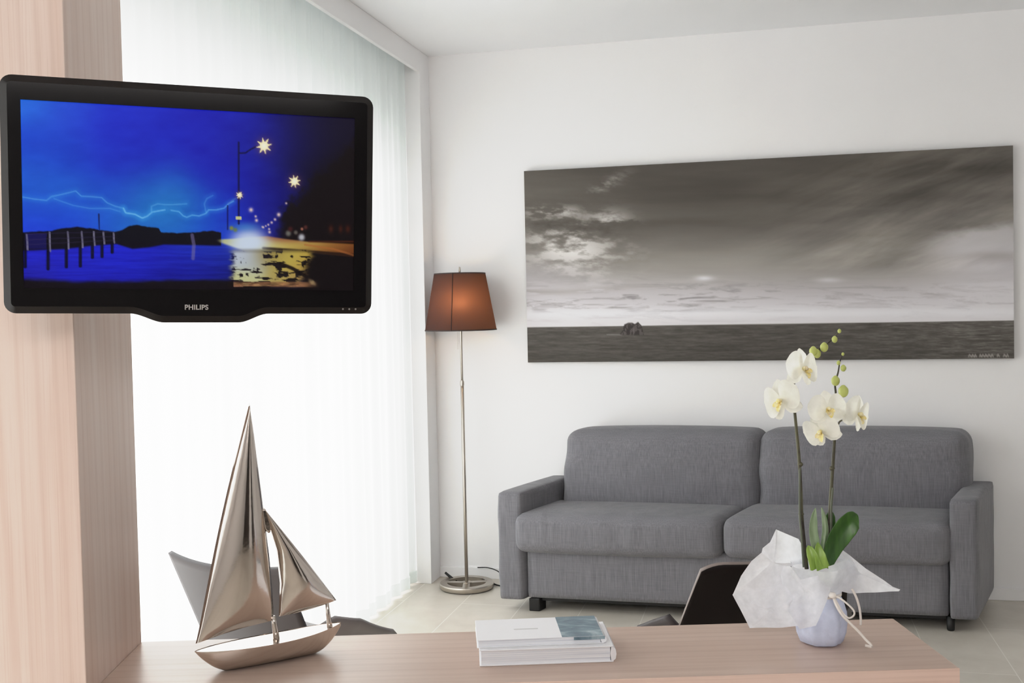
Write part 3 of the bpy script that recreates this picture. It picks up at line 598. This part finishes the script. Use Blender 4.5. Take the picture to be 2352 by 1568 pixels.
M_SHEENL = mat('sheen_grey_leather', (70, 65, 66), .5, spec=.3); M_BROWNL = mat('brown_leather', (15, 6, 5), .5, spec=.2); M_SHEENS = mat('lit_grey_seat', (124, 119, 120), .5, spec=.3); M_RIMD = mat('dark_piping', (58, 54, 58), .5); M_RIMLIT = mat('lit_rim', (128, 116, 112), .5)  # greys put window sheen on dark leather into the base colour, seat lighter
cl_, cr2 = at_d(390, 1265, 2.95), at_d(650, 1306, 2.74); mid = (cl_+cr2)/2; ax_ = (cr2-cl_)[:2]; hw_ = np.linalg.norm(ax_)/2; hl = math.atan2(ax_[1], ax_[0])+PI/2
chair((mid[0]+.28*math.cos(hl), mid[1]+.28*math.sin(hl)), hl, 'shell chair coloured grey for window sheen, behind the sailboat sculpture, its back leaning left', M_SHEENL, M_SHEENS, M_RIMD, hw_, hw_, .738, .15, .0, .012, .03, [.75, 1, .92, .5, .15, 0])
rt = at_d(1618, 1303, 2.74); hr = YAW+math.radians(98); wd = np.array([math.sin(hr), -math.cos(hr)])
bc_r = rt[:2]+wd*.19
chair((bc_r[0]+.28*math.cos(hr), bc_r[1]+.28*math.sin(hr)), hr, 'dark brown shell chair between the table and the sofa, behind the orchid', M_BROWNL, M_SHEENL, M_RIMLIT, .255, .2, .727, .115, .018, .0, .03, [1.15, 1, .72, .35, .1, 0])  # rim colour carries the light caught along the shell's edge

# ---------------------------------------------------------------- sailboat sculpture
BO = np.array([-.9165, 1.807, TZ]); BD = np.array([.716, .698, 0]); BN = np.array([-BD[1], BD[0], 0])
BO = BO+BN*.012
def bp(s, z, o=0.): return tuple(BO+BD*s+BN*o+np.array([0, 0, z]))
boat = empty('sailboat_sculpture', BO, 'polished silver metal sailing boat sculpture on the table beside the column', 'sculpture')
def hull():
    m = MB(); ns, na = 41, 13
    def half(s): t = (s+.003)/.1415; return .036*max(0, 1-abs(t)**2.2)**.75
    def fn(u, v):
        s = -.1443+.2826*u; hb = half(s); t = (s+.003)/.1415
        zk = .044*max(0, (abs(t)-.58)/.42)**1.8 if abs(t) > .58 else 0.
        zr = .0425+.008*t*t*(1 if t > 0 else .3); a = PI*v; k = math.sin(a)
        zz = zr-(zr-min(zk, zr-.0005))*k**.62; return bp(s, zz, -hb*math.cos(a))
    m.grid(fn, ns, na)
    def dk(u, v): s = -.1443+.2826*u; t = (s+.003)/.1415; hb = half(s)*.985; return bp(s, .0425+.008*t*t*(1 if t > 0 else .3)-.001, hb*(2*v-1))
    m.grid(dk, ns, 7); return m
hull().build('hull', M_BOAT, boat, smooth=False, angle=.7)
def sail(left, right, z0, zt, zbot, bulge, th, name):
    """left(t), right(t): edge positions along the hull for height share t; bottom edge bends by zbot(u)"""
    m = MB(); nu, nv = 26, 48
    for sd in (-1, 1):
        def fn(u, v):
            l, r = left(v), right(v); s = l+(r-l)*u; z = z0+(zt-z0)*v+zbot(u)*(1-v); w = math.sin(PI*u)**.8*(math.sin(PI*min(1., .10+.9*(1-v)))**.6 if v < 1 else 0)
            return bp(s, z, -bulge*w*(1-v*.75)+sd*th*(math.sin(PI*u)**.5)*(1-v)**.35)
        m.grid(fn, nu, nv)
    return m.build(name, M_BOAT, boat, smooth=True)
def lerp(a, b, t): return a+(b-a)*t
def main_l(v): return lerp(-.1423, -.0301, v**.93)-.0075*math.sin(PI*v)
def main_r(v): return np.interp(v, [0, .12, .3, .5, .7, .85, 1], [.0042, .004, -.0005, -.0085, -.0165, -.0225, -.0301])
sail(main_l, main_r, .0585, .4928, lambda u: .0185*u+.004*math.sin(PI*u), .036, .004, 'main_sail')
def jib_l(v): return np.interp(v, [0, .3, .6, .8, 1], [.0144, .0185, .013, .002, -.009])
def jib_r(v): return lerp(.1305, -.0085, v)+.002*math.sin(PI*v)
sail(jib_l, jib_r, .0825, .2925, lambda u: .0125*u-.002*math.sin(PI*u), .030, .004, 'fore_sail')
br = MB(); zv = lambda z: (z-.0585)/(.4928-.0585); zj = lambda z: (z-.0825)/(.2925-.0825)
br.grid(lambda u, v: (lambda z: bp(lerp(float(main_r(zv(z)))-.002, float(jib_l(zj(z)))+.002, u), z, -.002))(lerp(.244+.012*(2*u-1)**2, .2905, v)), 8, 10); br.build('sail_bridge', M_BOAT, boat, smooth=True, solid=.005)
for s, zt_, r0 in ((.0065, .085, .0055), (.1135, .1, .0052)):
    MB().tube([bp(s+.002, .036), bp(s+.001, .055), bp(s-.001, .07), bp(s-.003, zt_)], [r0*1.25, r0, r0*.85, r0*.7], 14).build('mast_post', M_BOAT, boat, smooth=True)

# ---------------------------------------------------------------- two books
bu = np.array([.9601, .2797, 0]); bu = bu/np.linalg.norm(bu); bv = np.array([-bu[1], bu[0], 0])
BK = np.array([-.5284, 1.8528, 0])
def bkf(u, v, z, o=BK, ang=0.):
    ca, sa = math.cos(ang), math.sin(ang); return tuple(o+bu*(u*ca-v*sa)+bv*(u*sa+v*ca)+np.array([0, 0, TZ+z]))
def book(name, label, w, d, z0, h, u0, v0, ang, cov):
    F_ = lambda u, v, z: bkf(u0+u*math.cos(ang)-v*math.sin(ang), v0+u*math.sin(ang)+v*math.cos(ang), z)
    r = empty(name, F_(w/2, d/2, z0), label, 'book', 'books stacked on the narrow table')
    MB().box((0, 0, z0), (w, d, z0+cov), F_).build('cover', M_PAPER, r, bevel=.0006)
    MB().box((0, 0, z0+h-cov), (w, d, z0+h), F_).build('cover', M_PAPER, r, bevel=.0006)
    MB().box((.003, .003, z0+cov), (w-.006, d-.003, z0+h-cov), F_).build('page_block', M_PAGES, r)
    sp = MB(); lo = [(w-.0035, z0), (w+.004, z0+h*.2), (w+.0055, z0+h*.5), (w+.004, z0+h*.8), (w-.0035, z0+h), (w-.006, z0+h*.5)]
    sp.prism([F_(x, 0, z) for x, z in lo], np.array(F_(0, d, 0))-np.array(F_(0, 0, 0))); sp.build('spine', M_PAPER, r, angle=.9)
    return r, F_
bw = .2475; bd = .152
book('book', 'thick plain white book, lower of the two on the table', bw, bd, .0003, .030, 0, 0, 0., .0022)
b2, F2 = book('book', 'white book with a blue sea photo strip, upper of the two on the table', .236, .127, .0306, .0145, -.004, .012, .018, .0012)
MB().box((.158, .0, .0451), (.2355, .127, .0454), F2).build('cover_photo', M_PHOTO, b2)
MB().box((.158, -.0004, .0335), (.2392, .0, .0445), F2).build('spine_photo', M_PHOTO, b2) if False else None
MB().box((.180, -.0008, .0388), (.238, -.0001, .0446), F2).build('cover_flap', M_PHOTO, b2)
MB().box((.072, .056, .0451), (.118, .0615, .0453), F2).build('title_line', M_INK, b2)

# ---------------------------------------------------------------- orchid
OC = at_z(1886, 1474, TZ); OD = float((OC-CP)@FW)
def op(x, y, d=0.): return np.array(at_d(x, y, OD+d))
orch = empty('potted_orchid', (OC[0], OC[1], TZ), 'white orchid in a pot wrapped in white paper on the right of the table', 'plant')
RTv, FWv = RT, FW
def pleat(r, z, q): return r*(1+.035*math.sin(7*q+2+20*z)+.02*math.sin(13*q+1))
pot = MB(); prof = [(0, .001), (.032, .001), (.039, .004), (.0455, .022), (.0485, .045), (.0475, .062), (.043, .08), (.037, .094), (.035, .1)]
pot.lathe(prof, (OC[0], OC[1], TZ), 72, fn=lambda r, z, q: pleat(r, z, q)); pot.build('wrapped_pot', M_WRAPB, orch, smooth=True)
wrap = MB()
# collar above the tie, open at the top
def col_r(r, z, q): return r*(1+.05*math.sin(3*q+.6)+.05*math.sin(5*q+1.8)*min(1, (z-.09)/.06))
wrap.lathe([(.036, .094), (.040, .104), (.049, .120), (.0555, .138), (.0575, .152)], (OC[0], OC[1], TZ), 72, fn=col_r)
def patch(bnd, bulge, seed, rings=12, per=10, centre=None):
    """sheet of wrapping paper spanning a boundary of (pixel x, pixel y, depth) corners"""
    P = [op(x, y, d) for x, y, d in bnd]; k = len(P); B = []
    for i in range(k):
        for j in range(per): B.append(P[i]+(P[(i+1) % k]-P[i])*j/per)
    c = np.mean(B, 0) if centre is None else op(*centre); rg = random.Random(seed); ph = [rg.uniform(0, 6.28) for _ in range(6)]; nb = len(B); vs = [c-FW*bulge]
    for q in range(1, rings+1):
        t = q/rings
        for i, b in enumerate(B):
            p = c+(b-c)*t; a, h = p@RT, p@UP
            w = (1-t*t); cr = .004*(math.sin(60*a+35*h+ph[0])+math.sin(-42*a+66*h+ph[1])+.6*math.sin(120*a+ph[2]))*(1-.6*t); vs.append(p-FW*(bulge*w+cr))
    fs = [(0, 1+i, 1+(i+1) % nb) for i in range(nb)]+[(1+q*nb+i, 1+(q+1)*nb+i, 1+(q+1)*nb+(i+1) % nb, 1+q*nb+(i+1) % nb) for q in range(rings-1) for i in range(nb)]
    wrap.add(vs, fs)
patch([(1782,1215,.03),(1835,1238,.045),(1848,1262,.05),(1852,1292,.05),(1814,1300,-.02),(1800,1352,-.045),(1740,1360,-.02),(1683,1366,.0),(1702,1322,.01),(1726,1288,.02),(1749,1268,.03),(1751,1258,.03),(1768,1244,.03)], .012, 1)
patch([(1683,1366,.0),(1740,1356,-.022),(1800,1344,-.048),(1838,1372,-.06),(1834,1438,-.045),(1790,1441,-.03),(1722,1442,-.01),(1700,1398,.0)], .014, 2)
patch([(1792,1318,-.035),(1800,1298,-.035),(1816,1300,-.046),(1838,1330,-.058),(1880,1322,-.062),(1908,1350,-.058),(1898,1382,-.056),(1874,1436,-.054),(1836,1444,-.05),(1806,1395,-.055)], .012, 3)
patch([(1920,1258,.025),(1934,1262,.012),(1948,1272,.0),(1990,1306,-.004),(2030,1332,-.004),(2056,1351,-.004),(2067,1353,.0),(2064,1357,.0),(2010,1360,-.01),(1950,1362,-.025),(1906,1352,-.05),(1902,1300,-.052),(1948,1284,-.03),(1916,1282,.015)], .006, 4)
wrap.build('wrapping_paper', M_WRAP, orch, smooth=True)
MB().lathe([(.036, .092), (.0392, .094), (.0392, .0975), (.036, .0995)], (OC[0], OC[1], TZ), 48, True).build('ribbon_tie', M_RIBBON, orch, smooth=True)
def ribbon(pts, w=.0026):
    m = MB(); P = spline([op(*p) for p in pts], 7); vs = []
    for i, p in enumerate(P):
        t = P[min(i+1, len(P)-1)]-P[max(i-1, 0)]; t = t/np.linalg.norm(t); s = np.cross(t, FW); s = s/(np.linalg.norm(s)+1e-9); vs += [p-s*w/2, p+s*w/2]
    m.add(vs, [(2*i, 2*i+1, 2*i+3, 2*i+2) for i in range(len(P)-1)]); return m.build('ribbon', M_RIBBON, orch, smooth=True, solid=.0008)
ribbon([(1915,1368,-.055),(1930,1374,-.062),(1948,1388,-.066),(1961,1402,-.066),(1961,1413,-.066),(1950,1419,-.066),(1938,1410,-.064),(1926,1390,-.062),(1916,1372,-.055)], .0034)
ribbon([(1914,1370,-.056),(1922,1392,-.065),(1936,1414,-.07),(1958,1436,-.072),(1974,1452,-.072),(1988,1468,-.074),(2000,1480,-.078),(2001,1485,-.08),(1992,1483,-.08),(1987,1482,-.08)], .0048)
ribbon([(1957,1352,-.03),(1967,1372,-.032),(1974,1396,-.032),(1977,1420,-.03),(1977,1436,-.03)], .0044)
MB().lathe([(0, 0), (.006, .002), (.0075, .006), (.005, .011), (0, .012)], op(1912, 1374, -.056)).build('ribbon_knot', M_RIBBON, orch, smooth=True)
# stems
def stem(pts, r0, r1, m, name='stem'):
    P = spline([op(*p) for p in pts], 6); k = len(P); return MB().tube(P, [r0+(r1-r0)*i/(k-1) for i in range(k)], 8).build(name, m, orch, smooth=True)
s1 = stem([(1853,1306,.01),(1846,1240,.01),(1841,1180,.01),(1839,1120,.008),(1835,1050,.006),(1829,985,.004),(1824,930,.003),(1822,900,.004),(1827,866,.012),(1842,834,.02),(1866,810,.02),(1888,797,.018),(1908,782,.018),(1922,768,.016),(1931,757,.015)], .0040, .0010, M_STEM)
s2 = stem([(1896,1300,.02),(1902,1240,.02),(1906,1180,.018),(1910,1110,.016),(1914,1050,.014),(1917,1000,.012),(1917,955,.012),(1920,910,.014),(1918,880,.012),(1925,855,.012),(1929,830,.01),(1936,812,.008)], .0044, .0009, M_STEM)
stem([(1846,1302,.0),(1841,1230,.002),(1837,1180,.004),(1837,1090,.004),(1838,1070,.006)], .0022, .002, M_STAKE, 'support_stake')
stem([(1911,1300,.014),(1909,1180,.012),(1913,1120,.01)], .0024, .002, M_STAKE, 'support_stake')
stem([(1918,1000,.012),(1924,978,.008),(1930,967,.004),(1944,962,.002),(1956,955,.006)], .0018, .0015, M_STEM, 'flower_stalk')
for p in (((1824,938,.003),(1818,934,-.002)), ((1838,1085,.006),(1836,1083,.0))):
    pass
for x, y, d in ((1824,934,.003),(1838,1066,.007),(1840,1180,.01),(1916,995,.012),(1911,1075,.015)):
    nd = MB(); c0 = op(x, y, d); nd.tube([c0-UP*.004, c0, c0+UP*.004], [.0034, .0058, .0034], 8); nd.build('stem_node', M_STEM, orch, smooth=True)
def bud(x, y, d, r, k=1.25):
    c0 = op(x, y, d); m = MB(); m.lathe([(r*math.sin(a*PI/8)*(1-.15*(a > 5)), -r*k*math.cos(a*PI/8)) for a in range(9)], c0, 14); return m.build('bud', M_BUD, orch, smooth=True)
for x, y, d, r in ((1868,806,.01,.0078),(1877,812,.014,.0072),(1893,797,.012,.0078),(1917,779,.014,.0056),(1928,760,.013,.0036),(1937,898,.004,.0098),(1919,874,.006,.0082),(1937,845,.008,.0055),(1926,833,.008,.0038),(1936,813,.008,.0028)): bud(x, y, d, r)
# leaves
def leaf(pts, w, m, prof, fold=.25, side=None):
    P = spline([op(*p) for p in pts], 8); k = len(P); mb = MB(); vs = []
    for i, p in enumerate(P):
        t = P[min(i+1, k-1)]-P[max(i-1, 0)]; t = t/np.linalg.norm(t); s = np.cross(t, FW) if side is None else np.cross(t, side); s = s/(np.linalg.norm(s)+1e-9); ww = w*np.interp(i/(k-1), *zip(*prof)); fw2 = FW
        for j in (-1, -.5, 0, .5, 1): vs.append(p+s*ww*j*.5-fw2*(fold*ww*(abs(j))*.6))
    mb.add(vs, [(5*i+j, 5*i+j+1, 5*i+6+j, 5*i+5+j) for i in range(k-1) for j in range(4)]); return mb.build('leaf', m, orch, smooth=True, solid=.0016, subd=1)
OV = [(0, .42), (.2, .7), (.45, .95), (.65, 1.), (.82, .86), (.93, .55), (1, .08)]; ST = [(0, .8), (.4, 1.), (.7, .8), (.9, .4), (1, .08)]
leaf([(1897,1304,.0),(1908,1270,-.004),(1920,1242,-.008),(1938,1214,-.01),(1956,1194,-.008),(1970,1182,.0)], .045, M_LEAF, OV, .3)
leaf([(1895,1290,.02),(1902,1255,.022),(1905,1215,.02),(1906,1190,.02),(1908,1172,.02)], .022, M_LEAF, OV, .2)
leaf([(1880,1300,-.006),(1874,1262,-.004),(1867,1222,.0),(1868,1190,.002),(1873,1166,.004)], .019, M_LEAFG, ST, .5)
leaf([(1886,1300,-.008),(1893,1256,-.006),(1897,1220,.0),(1894,1190,.006),(1887,1165,.012)], .014, M_LEAFG, ST, -.5)
leaf([(1875,1306,-.02),(1868,1284,-.024),(1860,1262,-.02),(1856,1252,-.016)], .026, M_LEAFL, [(0, 1), (.5, .8), (.85, .4), (1, .08)], .3)
leaf([(1890,1306,-.022),(1884,1285,-.024),(1880,1262,-.02),(1878,1245,-.014)], .027, M_LEAFL, [(0, 1), (.5, .85), (.85, .4), (1, .08)], .3)
# blooms
def bloom(x, y, d, yaw, pitch, roll, size):
    c0 = op(x, y, d); cy_, sy_ = math.cos(math.radians(yaw)), math.sin(math.radians(yaw)); cp_, sp_ = math.cos(math.radians(pitch)), math.sin(math.radians(pitch))
    n_ = -FW*cy_*cp_+RT*sy_*cp_+UP*sp_; r_ = np.cross(UP, n_); r_ = r_/np.linalg.norm(r_); u_ = np.cross(n_, r_)
    cr_, sr_ = math.cos(math.radians(roll)), math.sin(math.radians(roll)); r_, u_ = r_*cr_+u_*sr_, u_*cr_-r_*sr_
    f = MB()
    def petal(ang, ln, w, back, cup, prof, off=0.):
        a = math.radians(ang); ax = r_*math.cos(a)+u_*math.sin(a); sd = -r_*math.sin(a)+u_*math.cos(a)
        def fn(u, v):
            ww = w*np.interp(v, *zip(*prof)); s = (2*u-1); q = v*ln; return c0+(ax*q+sd*s*ww*.5+n_*(off+back*v*v*ln+cup*(s*s)*ww-.06*ln*math.sin(PI*v)*-1+.02*ln*math.sin(3*s+2.5*v)*v))*1.
        f.grid(fn, 11, 13)
    R = size/2; big = [(0, .18), (.12, .5), (.3, .86), (.5, 1.), (.7, .95), (.86, .72), (.95, .42), (1, .1)]; nar = [(0, .35), (.25, .8), (.5, 1.), (.75, .85), (.92, .45), (1, .08)]
    for ang in (90, 215, 325): petal(ang, R*.98, R*.74, -.12, .05, nar, -.002)
    for ang in (14, 166): petal(ang, R*1.06, R*1.36, -.06, .04, big, .0015)
    o = f.build('flower', M_PETAL, orch, smooth=True)
    l = MB()
    def lp(ang, ln, w, cu):
        a = math.radians(ang); ax = r_*math.cos(a)+u_*math.sin(a); sd = -r_*math.sin(a)+u_*math.cos(a)
        l.grid(lambda u, v: c0+n_*.003+ax*v*ln+sd*(2*u-1)*w*.5*math.sin(PI*(.15+.8*v))+n_*(cu*math.sin(PI*.5*v)+.25*w*(2*u-1)**2), 7, 7)
    lp(270, R*.42, R*.34, R*.3); lp(205, R*.28, R*.24, R*.28); lp(335, R*.28, R*.24, R*.28)
    cm = c0+n_*.004; l.tube([cm+u_*.001, cm+n_*R*.16+u_*R*.05, cm+n_*R*.24-u_*R*.02], [R*.1, R*.1, R*.06], 8)
    l.build('lip', M_LIP, o, smooth=True); return o
bloom(1842, 848, -.012, 34, 4, -6, .084)
bloom(1797, 921, -.006, -56, -6, 22, .090)
bloom(1900, 940, -.022, 6, 2, 4, .074)
bloom(1888, 990, -.004, -44, -20, 24, .078)
bloom(1968, 952, -.004, 40, -4, -22, .080)

# ---------------------------------------------------------------- light
w = bpy.data.worlds.new('world'); S.world = w; w.use_nodes = True; nt = w.node_tree; bg = nt.nodes['Background']
sky = nt.nodes.new('ShaderNodeTexSky'); sky.sky_type = 'HOSEK_WILKIE'; sky.turbidity = 6; sky.sun_direction = (-.3, .2, .8); sky.ground_albedo = .5
mx = nt.nodes.new('ShaderNodeMix'); mx.data_type = 'RGBA'; mx.inputs[0].default_value = .75; nt.links.new(sky.outputs[0], mx.inputs[6]); mx.inputs[7].default_value = (1, 1, 1, 1)
nt.links.new(mx.outputs[2], bg.inputs['Color']); bg.inputs['Strength'].default_value = 1.3
def area(name, loc, aim, sx, sy, power, col=(1, 1, 1)):
    l = bpy.data.lights.new(name, 'AREA'); l.shape = 'RECTANGLE'; l.size = sx; l.size_y = sy; l.energy = power; l.color = col
    o = bpy.data.objects.new(name, l); C.objects.link(o); o.location = loc; o.rotation_euler = (Vector(aim)-Vector(loc)).to_track_quat('-Z', 'Y').to_euler(); return o
area('window_daylight', (XO-.75, 2.55, 1.1), (0, 2.55, 1.1), 4.4, 2.0, 285, (1, .958, .95))
area('rear_fill', (.7, -1.5, 2.5), (-.3, 2.2, .9), 2.2, 1.0, 54, (1, .95, .92))  # added fill behind the camera, lifts column front and table edge
pl = bpy.data.lights.new('lamp_glow', 'POINT'); pl.energy = 1.9; pl.color = (1, .70, .45); pl.shadow_soft_size = .03
po = bpy.data.objects.new('lamp_glow', pl); C.objects.link(po); po.location = (bc[0]+cv[0]*.025, bc[1]+cv[1]*.025, 1.425)
